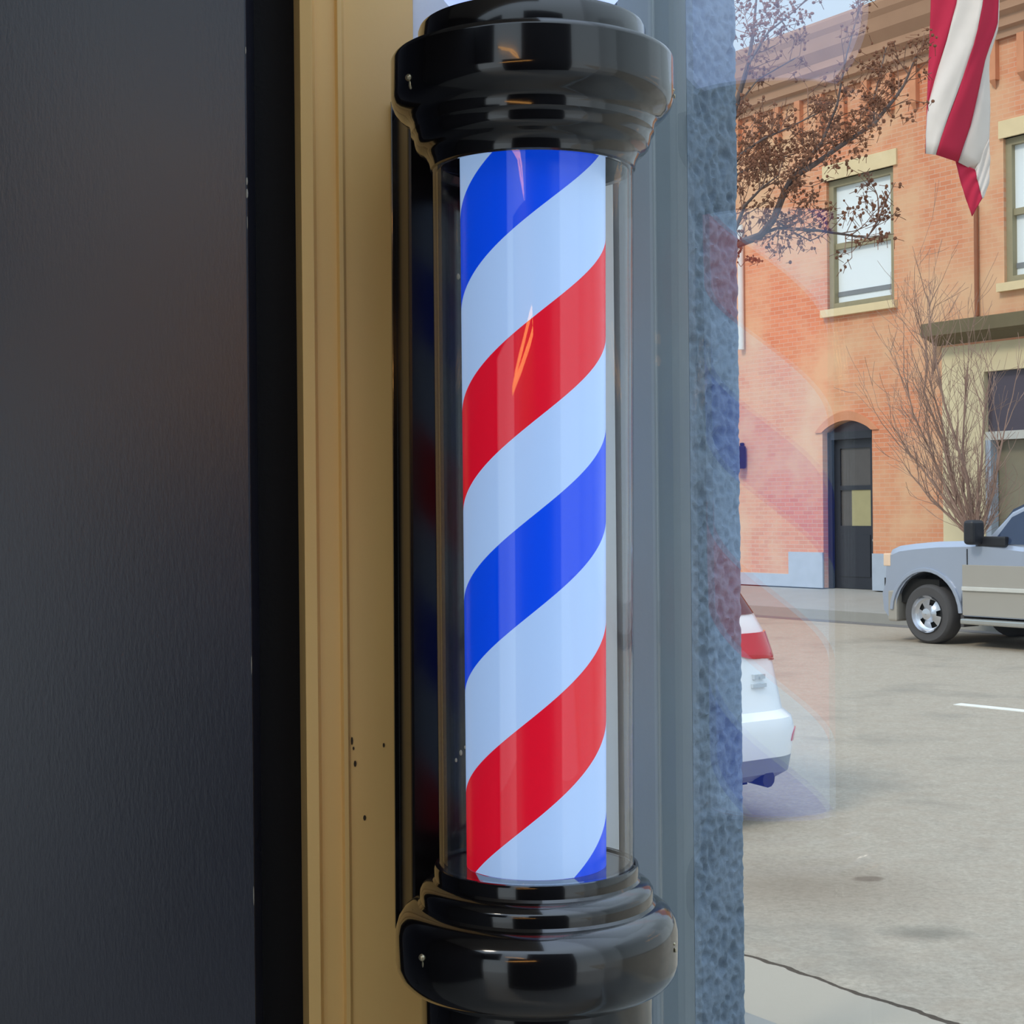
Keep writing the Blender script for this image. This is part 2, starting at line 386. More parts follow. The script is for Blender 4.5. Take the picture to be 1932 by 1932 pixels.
# ------------------------------------------------------------------ barber pole
s = 1.4/F
pole = empty('barber_pole', (POLE.x, POLE.y, 0), 0, 0.0039)
tag(pole, 'lit barber pole with red, white and blue stripes between black ringed caps', 'barber pole')
def pz(dy): return EYE+dy*1.385/F
def prof(lst): return [(r*s, pz(dy)) for r, dy in lst]
top = [(120, 918), (206, 918), (212, 915), (214.5, 908), (214.5, 873), (217, 870), (258, 858), (264, 855), (266, 851), (266, 846), (266, 786), (264.5, 774), (260, 763), (251, 752), (241, 744), (235, 739), (231.5, 733),
       (230, 727), (229, 716), (226, 712), (223, 706), (222, 697), (219, 689), (212, 682), (205, 678), (200.5, 673), (198, 667), (195.5, 662), (194, 655), (193, 649), (188, 646), (178, 648), (172, 660)]
tc = MB().lathe(prof(top), 128).build('top_cap', M['black_gloss'], pole, smooth=28)
# a casing round the globe foot closes the neck
bot = [(150, -676), (180, -676), (183, -670), (187, -667), (191, -668), (193, -673), (193, -692), (196, -697), (205, -701), (214, -707), (219, -715), (220, -722), (220, -736), (224, -741), (236, -745), (250, -755), (260, -770), (265, -788), (266, -806), (266, -846), (263, -862), (256, -876), (246, -886), (234, -893), (222, -897), (218, -900)]
MB().lathe(prof(bot), 128).build('bottom_cap', M['black_gloss'], pole, smooth=28)
MB().lathe(prof([(218, -898), (218, -1150), (214, -1162), (150, -1230), (20, -1240)]), 96).disc(20*s, pz(-1240)).build('lower_casing', M['black_gloss'], pole, smooth=30)
MB().lathe(prof([(184, -672), (100, -671.5)]), 96).disc(184*s, pz(-672)).build('base_disc', M['black_gloss'], pole)
# striped cylinder (slightly tapered paper drum), closed
lo, hi = -671, 700
cyl = MB()
ringn = 128
pr = [((131.5+(137.5-131.5)*t)*s, pz(lo+(hi-lo)*t)) for t in (0, 0.25, 0.5, 0.75, 1)]
sc_ = cyl.lathe([(r, z-EYE) for r, z in pr], ringn).build('striped_cylinder', M['stripes'], pole, smooth=60); sc_.location = (0, 0, EYE)
# glass tube with wall thickness
MB().lathe(prof([(184, -667), (189.5, 655), (183, 655), (177.5, -667)]), 128, close=True).build('glass_tube', M['tube_glass'], pole, smooth=60)
gR, gz = 0.105, EYE+0.537
MB().lathe([(max(0.0005, gR*math.cos(t)), gz+gR*math.sin(t)) for t in [(-PI/2+PI*i/40) for i in range(5, 41)]], 96).build('globe', M['globe'], pole, smooth=60)
# back box the pole stands off from
def rp(px, v): p = on_wall(px, v); return (p.x-POLE.x, p.y-POLE.y)
fl = [rp(731, -0.180), rp(1120, -0.180)]
MB().prism([fl[0], fl[1], (fl[1][0]-WN.x*0.005, fl[1][1]-WN.y*0.005), (fl[0][0]-WN.x*0.005, fl[0][1]-WN.y*0.005)], pz(-880), pz(870)).build('mounting_plate', M['black_gloss'], pole, bevel=0.0008)
bx = [rp(762, -0.112), rp(1112, -0.112)]
d = -0.068
MB().prism([bx[0], bx[1], (bx[1][0]+WN.x*d, bx[1][1]+WN.y*d), (bx[0][0]+WN.x*d, bx[0][1]+WN.y*d)], pz(-850), pz(840)).build('back_box', M['box_enamel'], pole, bevel=0.003)
# screws with chipped paint on the flanks of the caps
def on_cap(ang, r, dy): a = math.radians(ang); return (r*s*math.sin(a), -r*s*math.cos(a), pz(dy))
for ang, dy in ((-57, 788), (-51, -800), (80, 790), (70, -800)):
    sb = MB(); c = on_cap(ang, 265, dy)
    sb.blob(c, 0.0036 if ang < 0 else 0.0016, 1, 1, 0.9, 10, 6)
    sb.blob((c[0]+0.0012, c[1], c[2]-0.0055), 0.0022 if ang < 0 else 0.0010, 0.9, 0.9, 2.2, 8, 5)
    sb.build('screw', M['screw'], pole, smooth=50)
for px, py, r in ((838, 1424, 0.0016), (856, 1412, 0.0009), (812, 1440, 0.0012), (830, 520, 0.0017)):      # flecks on the tube surface
    p = at(px, py, 1.33); x, y = p.x-POLE.x, p.y-POLE.y; k_ = 187.5*s/math.hypot(x, y)
    MB().blob((x*k_, y*k_, p.z), r, 0.9, 0.5, 1.6, 8, 5).build('dust_fleck', M['chip_pale'], pole, smooth=60)

# two warm light loops on the wall across the entry, mirrored in the glass tube
def mirrored(px, py, yw=-1.47):
    o_ = Vector((POLE.x+0.001, POLE.y)); u, w_ = ray(px, py); d_ = Vector((u, 1.0)); rr = 187*s
    b_ = d_.dot(o_); a_ = d_.dot(d_); c_ = o_.dot(o_)-rr*rr; T = (b_-math.sqrt(b_*b_-a_*c_))/a_
    h_ = d_*T; n_ = (h_-o_).normalized(); r_ = d_-n_*2*d_.dot(n_); t2 = (yw-h_.y)/r_.y; e_ = h_+r_*t2
    return Vector((e_.x, e_.y, EYE+w_*(T+t2)))
for pl, lab in (([(948, 268), (958, 286), (967, 305), (972, 335), (976, 384), (968, 340), (963, 306), (952, 286)], 'warm light loop mirrored on the upper blue stripe of the barber pole'),
                ([(992, 600), (988, 612), (976, 660), (963, 710), (955, 752), (972, 708), (988, 662), (994, 640), (992, 600)], 'warm light loop mirrored on the upper red stripe of the barber pole')):
    pts = [mirrored(*q_) for q_ in pl]; r = empty('light_loop', pts[0]); tag(r, lab, 'lamp', 'warm light loops on the entry wall')
    loc = [q_-pts[0] for q_ in pts]
    MB().tube(loc, 0.015, 8).build('glowing_tube', M['filament'], r, smooth=60)
    MB().box(-0.03, 0.03, -0.035, -0.01, -0.03, 0.03).build('wall_clip', M['black_plastic'], r)

# ------------------------------------------------------------------ street
DV = Vector((0.574, -0.819, 0)); NF = Vector((0.819, 0.574, 0))
QF = 19.8; QK = 17.35
def sq(sv, qv, z=0.0): p = DV*sv+NF*qv; return Vector((p.x, p.y, z))
def hit(px, py, qv):           # pixel -> (s, z) on the vertical plane q = qv parallel to the street
    u, w = ray(px, py); Y = qv/(0.819*u+0.574); X = u*Y
    return X*0.574-Y*0.819, EYE+w*Y
def quadstrip(name, q0, q1, z0, z1, mat, s0=-60, s1=30, depth=0.3):
    m = MB(); a = [sq(s0, q0, z0), sq(s1, q0, z0), sq(s1, q1, z1), sq(s0, q1, z1)]
    b = [Vector((p.x, p.y, min(z0, z1)-depth)) for p in a]
    m.add(a+b, [(0, 1, 2, 3), (7, 6, 5, 4), (0, 4, 5, 1), (1, 5, 6, 2), (2, 6, 7, 3), (3, 7, 4, 0)])
    return m.build(name, mat)
struct(quadstrip('street', 3.28, QK, STREET, STREET, M['asphalt']), 'asphalt street with kerb side cracks')
struct(quadstrip('gutter', QK-0.35, QK-0.02, STREET+0.004, STREET+0.004, M['tar'], depth=0.02), 'dark gutter along the far kerb')
struct(quadstrip('kerb', QK, QK+0.18, 0.0, 0.0, M['concrete']), 'concrete kerb across the street')
struct(quadstrip('far_sidewalk', QK+0.18, QF+0.4, 0.0, 0.17, M['concrete']), 'concrete sidewalk in front of the brick building')
p0 = at(1815, 1328, 13.2); p1 = at(1960, 1346, 12.6)
def ground(px, py, z=STREET):
    u, w = ray(px, py); Y = (z-EYE)/w; return Vector((u*Y, Y, z))
a, b = ground(1806, 1329), ground(1990, 1348); dd = (b-a).normalized(); nn = Vector((-dd.y, dd.x, 0))*0.06
m = MB(); m.add([a-nn, b-nn, b+nn, a+nn]+[Vector((p.x, p.y, STREET+0.006)) for p in (a-nn, b-nn, b+nn, a+nn)],
                [(3, 2, 1, 0), (4, 5, 6, 7), (0, 1, 5, 4), (1, 2, 6, 5), (2, 3, 7, 6), (3, 0, 4, 7)])
tag(m.build('road_line', M['road_paint']), 'white painted line on the asphalt in front of the pickup truck', 'road marking')

# ------------------------------------------------------------------ brick building across the street
S0 = hit(1660, 966, QF)[0]; BZ = 0.165
bp = sq(S0, QF, BZ)
bld = empty('brick_building', bp, math.atan2(DV.y, DV.x))
tag(bld, 'two storey salmon brick building with bracketed cornice across the street', 'building')
def fb(px, py, o=0.0):
    a, z = hit(px, py, QF-o); return a-S0, z-BZ
def rect(pts, o=0.0):            # four pixel corners tl,tr,br,bl -> x0,x1,z0,z1
    c = [fb(x, y, o) for x, y in pts]
    return (c[0][0]+c[3][0])/2, (c[1][0]+c[2][0])/2, (c[2][1]+c[3][1])/2, (c[0][1]+c[1][1])/2
xl = fb(1240, 900)[0]; xr = fb(2120, 900)[0]
ztop = fb(1560, 60)[1]
# window / door openings
w1 = rect([(1562, 342), (1687, 312), (1685, 569), (1558, 584)])
ww = w1[1]-w1[0]
w2x = fb(1894, 420)[0]; w2r = (w2x, w2x+ww, w1[2], w1[3])
w0x = fb(1395, 470)[0]-ww-0.55; w0r = (w0x, w0x+ww, w1[2], w1[3])
dr = rect([(1551, 815), (1647, 812), (1646, 1112), (1555, 1114)]); dapex = fb(1597, 793)[1]; dr = (dr[0], dr[1], 0.0, dr[3])
sf = (fb(1778, 800)[0], xr, 0.0, fb(1830, 650)[1])
# wall as panels around the openings
wall = MB(); TW = 0.4
def wbox(x0, x1, z0, z1):
    if x1-x0 > 1e-4 and z1-z0 > 1e-4: wall.box(x0, x1, 0, TW, z0, z1)
bandz = [0, dr[3], w1[2], w1[3], ztop]
wbox(xl, dr[0], 0, dr[3]); wbox(dr[1], sf[0], 0, dr[3])
# arch spandrel over the door
nA = 14; arch = [(dr[0]+(dr[1]-dr[0])*i/nA, dr[3]+(dapex-dr[3])*math.sin(PI*i/nA)**0.8) for i in range(nA+1)]
wall.extr(arch+[(dr[1], dapex+0.02), (dr[0], dapex+0.02)], 0, TW)
wbox(xl, dr[0], dr[3], dapex+0.02); wbox(dr[1], sf[0], dr[3], dapex+0.02)
wbox(xl, sf[0], dapex+0.02, sf[3]); wbox(xl, xr, sf[3], w1[2])
for a_, b_ in ((xl, w0r[0]), (w0r[1], w1[0]), (w1[1], w2r[0]), (w2r[1], xr)): wbox(a_, b_, w1[2], w1[3])
wbox(xl, xr, w1[3], ztop)
wall.build('brick_wall', M['brick'], bld)
# cornice: stepped courses out to the roof edge
ex = 0.55
ze = sum(fb(x, y, ex)[1] for x, y in ((1480, 68), (1560, 34), (1640, 0)))/3
zc = ze-0.95
cn = MB()
prf = [(0, zc-0.12), (-0.08, zc-0.12), (-0.08, zc), (-0.16, zc+0.03), (-0.16, zc+0.18), (-0.26, zc+0.24), (-0.26, zc+0.36), (-0.40, zc+0.52), (-0.46, zc+0.72), (-0.52, zc+0.80), (-ex, ze-0.04), (-ex, ze), (TW, ze), (TW, zc-0.12)]
v_ = [(x, y, z) for x in (xl, xr) for y, z in prf]; n_ = len(prf)
cn.add(v_, [tuple(range(n_)), tuple(range(n_, 2*n_))[::-1]]+[(i, (i+1) % n_, n_+(i+1) % n_, n_+i) for i in range(n_)])
cn.build('cornice', M['cornice'], bld)
# hanging corbels under the cornice
xc = fb(1505, 160)[0]; stp = fb(1620, 130)[0]-fb(1577, 150)[0]
i = 0
x = xc-stp*3
while x < xr-0.2:
    MB().box(x, x+0.13, -0.10, 0.05, zc-0.72, zc-0.12).add([(x, -0.10, zc-0.72), (x+0.13, -0.10, zc-0.72), (x+0.065, 0, zc-0.86), ], [(0, 1, 2)]).build('corbel', M['brick_plain'], bld)
    x += stp
def sash_window(r, nm='window'):
    x0, x1, z0, z1 = r; fw = 0.11
    f = MB(); f.box(x0, x0+fw, 0.06, 0.22, z0, z1).box(x1-fw, x1, 0.06, 0.22, z0, z1).box(x0+fw, x1-fw, 0.06, 0.22, z1-fw, z1).box(x0+fw, x1-fw, 0.06, 0.22, z0, z0+fw)
    zm = z0+(z1-z0)*0.49
    w = f.build('window', M['olive'], bld)
    MB().box(x0+fw, x1-fw, 0.10, 0.20, zm-0.05, zm+0.05).build('meeting_rail', M['olive'], w)
    MB().box(x0+fw, x1-fw, 0.14, 0.16, zm+0.05, z1-fw).build('upper_pane', M['blind'], w)
    MB().box(x0+fw, x1-fw, 0.17, 0.19, z0+fw, zm-0.05).build('lower_pane', M['blind'], w)
    MB().box(x0+fw, x1-fw, 0.155, 0.17, z0+fw+0.12, z0+fw+0.2).build('blind_rail', M['grey_plastic'], w)
    MB().box(x0-0.08, x1+0.08, -0.10, 0.08, z0-0.13, z0).build('window_sill', M['stone'], w)
    zl = sum(fb(x_, y_)[1] for x_, y_ in ((1560, 313), (1693, 280)))/2
    MB().box(x0-0.06, x1+0.10, -0.04, 0.06, z1, zl).build('lintel', M['stone'], w)
for r in (w0r, w1, w2r): sash_window(r)
# belt ledge and orange course over the shopfront
lx = fb(1764, 620)[0]
lz1, lz0 = fb(1800, 604, 0.35)[1], fb(1800, 632, 0.35)[1]
lg = MB(); pr_ = [(0, lz0-0.1), (-0.2, lz0), (-0.35, lz0+0.03), (-0.35, lz1), (0, lz1+0.06)]
v_ = [(x, y, z) for x in (lx, xr) for y, z in pr_]; n_ = 5
lg.add(v_, [tuple(range(n_)), tuple(range(n_, 2*n_))[::-1]]+[(i, (i+1) % n_, n_+(i+1) % n_, n_+i) for i in range(n_)])
lg.build('ledge', M['olive_dark'], bld)
# shopfront
front = MB()
gx = fb(1857, 800)[0]; tz1 = fb(1890, 698)[1]; tz0 = fb(1890, 813)[1]; bz0 = 0.55
front.box(sf[0], gx, 0.0, TW, 0, sf[3]).box(gx, xr, 0.0, TW, tz1, sf[3]).box(gx, xr, 0.0, TW, 0, bz0)
shf = front.build('shopfront', M['store_cream'], bld)
MB().box(gx, xr, 0.10, 0.14, tz0, tz1).build('transom_pane', M['store_dark'], shf)
MB().box(gx, xr, 0.02, 0.16, tz0-0.13, tz0).build('transom_bar', M['sash'], shf)
MB().box(gx+0.08, xr, 0.22, 0.26, bz0, tz0-0.13).build('display_pane', M['store_glass'], shf)
MB().box(gx, gx+0.10, 0.02, 0.2, bz0, tz0-0.13).build('window_post', M['base_stone'], shf)
# painted base course
MB().box(xl, fb(1490, 1100)[0], -0.03, 0.02, 0, 0.22).box(fb(1490, 1100)[0], dr[0], -0.03, 0.02, 0, 0.62).build('base_course', M['base_stone'], bld)
MB().box(dr[1], sf[0], -0.03, 0.02, 0, 0.62).build('base_course', M['base_stone'], bld)
# arched door
dm = MB(); fwd = 0.1
dm.box(dr[0], dr[0]+fwd, 0.12, 0.3, 0, dr[3]).box(dr[1]-fwd, dr[1], 0.12, 0.3, 0, dr[3]).box(dr[0]+fwd, dr[1]-fwd, 0.10, 0.3, dr[3]-0.13, dr[3])
dfr = dm.build('door', M['door'], bld)
MB().extr([(x_, z_) for x_, z_ in arch], 0.2, 0.26).build('fanlight', M['store_dark'], dfr)
zz = dr[3]-0.13
leaf = MB(); xa, xb = dr[0]+fwd, dr[1]-fwd
leaf.box(xa, xb, 0.2, 0.27, 0, zz*0.42).box(xa, xa+0.12, 0.2, 0.27, zz*0.42, zz).box(xb-0.12, xb, 0.2, 0.27, zz*0.42, zz).box(xa+0.12, xb-0.12, 0.2, 0.27, zz*0.94, zz).box(xa+0.12, xb-0.12, 0.2, 0.27, zz*0.66, zz*0.69)
leaf.box(xa+0.13, xb-0.13, 0.185, 0.2, zz*0.08, zz*0.36)
leaf.build('door_leaf', M['door'], dfr)
MB().box(xa+0.12, xb-0.12, 0.23, 0.25, zz*0.42, zz*0.94).build('door_pane', M['door_glass'], dfr)
nr = rect([(1591, 920), (1637, 920), (1636, 996), (1591, 996)])
MB().box(nr[0], nr[1], 0.215, 0.225, nr[2], nr[3]).build('notice', M['notice'], dfr)
kb = fb(1643, 1020); MB().blob((kb[0]-0.06, 0.16, kb[1]), 0.045, seg=12, rings=8).tube([(kb[0]-0.06, 0.16, kb[1]), (kb[0]-0.06, 0.21, kb[1])], 0.015).build('door_knob', M['metal'], dfr, smooth=60)
# brick ring over the arch
rg = MB()
def arc(o): return [(dr[0]-o+(dr[1]-dr[0]+2*o)*i/nA, dr[3]+(dapex-dr[3]+o)*math.sin(PI*i/nA)**0.8) for i in range(nA+1)]
A0, A1 = arc(0.0), arc(0.16)
rg.extr(A0+A1[::-1], -0.03, 0.02); rg.build('door_arch', M['brick_plain'], bld)
# pipes on the wall
xp = fb(1403, 560)[0]; MB().tube([(xp, -0.07, fb(1403, 660)[1]), (xp, -0.07, fb(1403, 425)[1])], 0.055, 10).build('downpipe', M['white_pipe'], bld, smooth=60)
xp = fb(1846, 500)[0]; MB().tube([(xp, -0.05, lz1+0.06), (xp, -0.05, fb(1846, 385)[1])], 0.035, 8).build('conduit', M['brown_pipe'], bld, smooth=60)
xp = fb(1404, 862); MB().box(xp[0]-0.1, xp[0]+0.09, -0.25, -0.03, xp[1]-0.22, xp[1]+0.2).box(xp[0]-0.02, xp[0]+0.02, -0.1, 0.0, xp[1]+0.2, xp[1]+0.26).build('wall_lantern', M['black_plastic'], bld, bevel=0.03)
# small seats of the upper storey: body of the building so that it is solid
MB().box(xl, xr, TW, 6.0, 0, ze-0.3).build('building_core', M['brick_plain'], bld)

# ------------------------------------------------------------------ vehicles
def wheel(parent, x, y, r, w, side, rim_frac=0.62, holes=5):
    # side +1: outer face toward +y
    t = MB()
    n = 40; pr_ = [(r*rim_frac, -w/2), (r*0.9, -w/2), (r*0.97, -w*0.42), (r, -w*0.3), (r, w*0.3), (r*0.97, w*0.42), (r*0.9, w/2), (r*rim_frac, w/2*0.92), (r*rim_frac, -w/2)]
    v_ = []
    for rr, yy in pr_:
        for i in range(n):
            a = 2*PI*i/n; v_.append((x+rr*math.cos(a), y+yy*side, r+rr*math.sin(a)))
    t.add(v_, [(j*n+i, j*n+(i+1) % n, (j+1)*n+(i+1) % n, (j+1)*n+i) for j in range(len(pr_)-1) for i in range(n)])
    wh = t.build('wheel', M['tyre'], parent, smooth=40)
    rm = MB(); R = r*rim_frac; yo = y+side*w*0.36
    # dish with holes: ring segments between holes
    v_ = []; prf_ = [(R*1.01, 0.05), (R*0.97, 0.02), (R*0.86, -0.02), (R*0.78, -0.03), (R*0.48, -0.01), (R*0.36, 0.02), (R*0.30, 0.05), (R*0.02, 0.06)]
    n = 50
    for rr, yy in prf_:
        for i in range(n):
            a = 2*PI*i/n+0.3; v_.append((x+rr*math.cos(a), yo+yy*side, r+rr*math.sin(a)))
    fs_ = []
    for j in range(len(prf_)-1):
        for i in range(n):
            if j == 3 and (i % (n//holes)) in (0, 1, 2, 3): continue
            fs_.append((j*n+i, j*n+(i+1) % n, (j+1)*n+(i+1) % n, (j+1)*n+i))
    rm.add(v_, fs_); rm.build('rim', M['chrome'], wh, smooth=40)
    MB().lathe([(0.001, 0), (R*0.98, 0)], 30).build('brake_disc', M['arch'], wh)
    bo = COL.objects[-1] if False else [o for o in wh.children if o.name.startswith('brake_disc')][0]
    bo.rotation_euler = (PI/2, 0, 0); bo.location = (x, yo-side*0.06, r)
    return wh

# pickup: side plane through the near wheel
QT = 15.19; ST = hit(1900, 1000, QT)[0]
trk = empty('pickup_truck', sq(ST, QT+0.95, STREET), math.atan2(-DV.y, -DV.x))
tag(trk, 'silver pickup truck parked in front of the brick building', 'truck')
def tp(px, py): a, z = hit(px, py, QT); return (ST-a, z-STREET)      # local x (forward), z
NEARY = 0.95
cxw, czw = tp(1747, 1160); RW = 0.37
def arcpts(cx, cz, rx, rz, a0, a1, n=12): return [(cx+rx*math.cos(a0+(a1-a0)*i/n), cz+rz*math.sin(a0+(a1-a0)*i/n)) for i in range(n+1)]
xf = tp(1658, 1140)[0]; zcowl = tp(1850, 1021)[1]; zdoor = tp(1880, 1166)[1]
zbelt = tp(1900, 1029)[1]
rear = -3.6; cxr = cxw-3.5
hood = [tp(1676, 1168), tp(1664, 1150), tp(1661, 1118), tp(1667, 1100), tp(1668, 1072), tp(1671, 1048), tp(1677, 1037), tp(1692, 1030), tp(1720, 1026), tp(1765, 1022), tp(1850, 1020)]
ha = tp(1752, 1078)[1]-RW; rxa = 0.52
A_ = arcpts(cxw, RW, rxa, ha, PI*0.03, PI*0.97)
B_ = arcpts(cxr, RW, rxa, ha, PI*0.03, PI*0.97)
body = hood+[(tp(1932, 1027)[0], zbelt), (-1.6, zbelt), (rear, zbelt-0.02), (rear, zdoor+0.1)]
body += [(B_[-1][0]-0.05, zdoor)]+B_[::-1]+[(B_[0][0]+0.03, zdoor)]+[(A_[-1][0]-0.03, zdoor)]+A_[::-1]+[(A_[0][0]+0.02, tp(1690, 1166)[1])]
mb = MB()
# loft a tumblehome section: slightly narrower at the very side edges for a rounded flank
ins = [(-0.95, 0.06), (-0.90, 0.0), (0.90, 0.0), (0.95, 0.06)]
zmid = (zbelt+zdoor)/2
def inset(poly, d): 
    cx_ = sum(p[0] for p in poly)/len(poly)
    return [(p[0]-math.copysign(d, p[0]-cx_)*0.5, p[1]-(d if p[1] > zbelt-0.12 else 0)) for p in poly]
secs = [(-0.95, inset(body, 0.07)), (-0.88, body), (0.88, body), (0.95, inset(body, 0.07))]
n_ = len(body); v_ = [(p[0], y, p[1]) for y, poly in secs for p in poly]
fs_ = [(j*n_+i, j*n_+(i+1) % n_, (j+1)*n_+(i+1) % n_, (j+1)*n_+i) for j in range(3) for i in range(n_)]
fs_ += [tuple(range(n_)), tuple(range(3*n_, 4*n_))[::-1]]
mb.add(v_, fs_)
bo = mb.build('body', [M['silver'], M['pewter']], trk, smooth=35)
for p in bo.data.polygons: pass
# two tone lower flank as a thin separate panel set
zt = tp(1880, 1067)[1]
x0 = A_[-1][0]-0.05; x1 = B_[0][0]+0.06
MB().box(x1, x0, 0.945, 0.962, zdoor+0.01, zt).build('lower_panel', M['pewter'], trk, bevel=0.006)
mz = tp(1880, 1113)[1]
MB().box(x1, tp(1817, 1112)[0], 0.958, 0.985, mz-0.025, mz+0.025).build('side_moulding', M['sash'], trk, bevel=0.008)
rz = tp(1890, 1175)[1]
MB().box(x1, tp(1822, 1170)[0], 0.86, 1.06, rz-0.04, rz+0.03).build('running_board', M['metal'], trk, bevel=0.02)
MB().box(xf-0.9, xf-0.02, -0.86, 0.86, 0.5, 0.8).box(rear+0.1, cxw-0.6, -0.8, 0.8, 0.36, 0.62).box(cxw-0.6, cxw+0.6, -0.62, 0.62, 0.3, 0.95).box(cxr-0.6, cxr+0.6, -0.62, 0.62, 0.3, 0.9).build('underbody', M['arch'], trk)
# arch lips
for cx_ in (cxw, cxr):
    o_ = arcpts(cx_, RW, rxa+0.045, ha+0.045, PI*0.02, PI*0.98, 16); i_ = arcpts(cx_, RW, rxa-0.005, ha-0.005, PI*0.02, PI*0.98, 16)
    MB().extr(o_+i_[::-1], 0.90, 0.975).build('arch_lip', M['silver'], trk, bevel=0.008)
# mud flap behind the front wheel
mx = tp(1812, 1160)[0]
MB().box(mx-0.05, mx+0.0, 0.66, 0.95, 0.24, 0.66).build('mud_flap', M['tyre'], trk, bevel=0.01)
# front bumper, grille, lamps
bz1, bz0_ = tp(1662, 1108)[1], tp(1668, 1168)[1]
MB().prism([(xf-0.30, 0.955), (xf-0.16, 0.955), (xf-0.05, 0.8), (xf, 0.5), (xf, -0.5), (xf-0.05, -0.8), (xf-0.16, -0.955), (xf-0.30, -0.955)], bz0_-0.02, bz1-0.02).build('bumper', M['pewter'], trk, bevel=0.03)
hx = tp(1669, 1072)[0]
MB().box(hx-0.05, hx+0.02, -0.6, 0.6, tp(1669, 1100)[1], tp(1672, 1046)[1]).build('grille', M['black_plastic'], trk, bevel=0.01)
for sgn in (1, -1):
    MB().box(hx-0.10, hx+0.015, sgn*0.62 if sgn > 0 else -0.958, 0.958 if sgn > 0 else -0.62, tp(1675, 1068)[1], tp(1676, 1044)[1]).build('headlamp', M['clear_lens'], trk, bevel=0.015)
    wheel(trk, cxw, sgn*0.80, RW, 0.27, sgn); wheel(trk, cxr, sgn*0.80, RW, 0.27, sgn)
# greenhouse
ap0 = tp(1846, 1020); ap1 = tp(1895, 966); ap2 = tp(1932, 946); zr = ap2[1]+0.10
gh = [(ap0[0], ap0[1]-0.06), ap1, ap2, (ap2[0]-0.35, zr), (-1.3, zr+0.02), (-1.62, zr-0.08), (-1.75, zbelt-0.05)]
def ghsec(y, sh): return [(p[0], y*(1-0.16*max(0, (p[1]-zbelt))/0.6), p[1]) for p in gh]
v_ = ghsec(-0.90, 0)+ghsec(0.90, 0); n_ = len(gh)
cab = MB().add(v_, [tuple(range(n_)), tuple(range(n_, 2*n_))[::-1]]+[(i, (i+1) % n_, n_+(i+1) % n_, n_+i) for i in range(n_)]).build('cab', M['silver'], trk, bevel=0.03)
def ypl(z, o=0.006): return 0.90*(1-0.16*max(0, (z-zbelt))/0.6)+o
gw = [(tp(1866, 1027)[0], zbelt+0.01), tp(1897, 976), tp(1932, 957), (ap2[0]-0.3, zr-0.07), (-0.75, zr-0.07), (-0.75, zbelt+0.01)]
gw2 = [(-0.85, zr-0.07), (-1.5, zr-0.08), (-1.58, zbelt+0.01), (-0.85, zbelt+0.01)]
for sgn in (1, -1):
    for poly in (gw, gw2):
        n_ = len(poly); a_ = [(p[0], sgn*ypl(p[1], 0.008), p[1]) for p in poly]; b_ = [(p[0], sgn*ypl(p[1], -0.02), p[1]) for p in poly]
        MB().add(a_+b_, [tuple(range(n_)), tuple(range(n_, 2*n_))[::-1]]+[(i, (i+1) % n_, n_+(i+1) % n_, n_+i) for i in range(n_)]).build('side_window', M['car_glass'], trk)
ws = [(ap0[0]-0.02, ap0[1]+0.0), (ap1[0]+0.015, ap1[1]+0.02), (ap2[0]-0.02, ap2[1]+0.02)]
nrm = 0.02
v_ = [(x_+0.012, y_, z_+0.012) for x_, z_ in ws for y_ in (-0.74, 0.74)]+[(x_-0.03, y_, z_-0.03) for x_, z_ in ws for y_ in (-0.74, 0.74)]
MB().add(v_, [(0, 1, 3, 2), (2, 3, 5, 4), (6, 8, 9, 7), (8, 10, 11, 9), (0, 2, 8, 6), (2, 4, 10, 8), (1, 7, 9, 3), (3, 9, 11, 5), (0, 6, 7, 1), (4, 5, 11, 10)]).build('windscreen', M['car_glass'], trk)
# door mirrors
mxx, mzz = tp(1842, 1012)
for sgn in (1, -1):
    m = MB(); m.box(mxx-0.10, mxx+0.06, sgn*1.0-0.10, sgn*1.0+0.14, mzz-0.10, mzz+0.20)
    mi_ = m.build('door_mirror', M['black_plastic'], trk, bevel=0.065, bseg=4)
    MB().box(mxx-0.42, mxx-0.02, sgn*0.91-0.03, sgn*0.91+0.05, mzz-0.12, mzz-0.0).build('mirror_arm', M['black_plastic'], mi_, bevel=0.02)
dx = tp(1825, 1060)[0]
MB().box(dx-0.006, dx+0.006, 0.948, 0.957, zt, zbelt-0.05).build('door_seam', M['black_plastic'], trk)
MB().box(-0.72, -0.56, 0.95, 0.985, zbelt-0.13, zbelt-0.09).build('door_handle', M['black_plastic'], trk, bevel=0.01)
for sgn in (1, -1):
    MB().box(rear-0.02, rear+0.05, sgn*0.82-0.1, sgn*0.82+0.1, zbelt-0.5, zbelt-0.1).build('tail_lamp', M['red_lens'], trk, bevel=0.01)

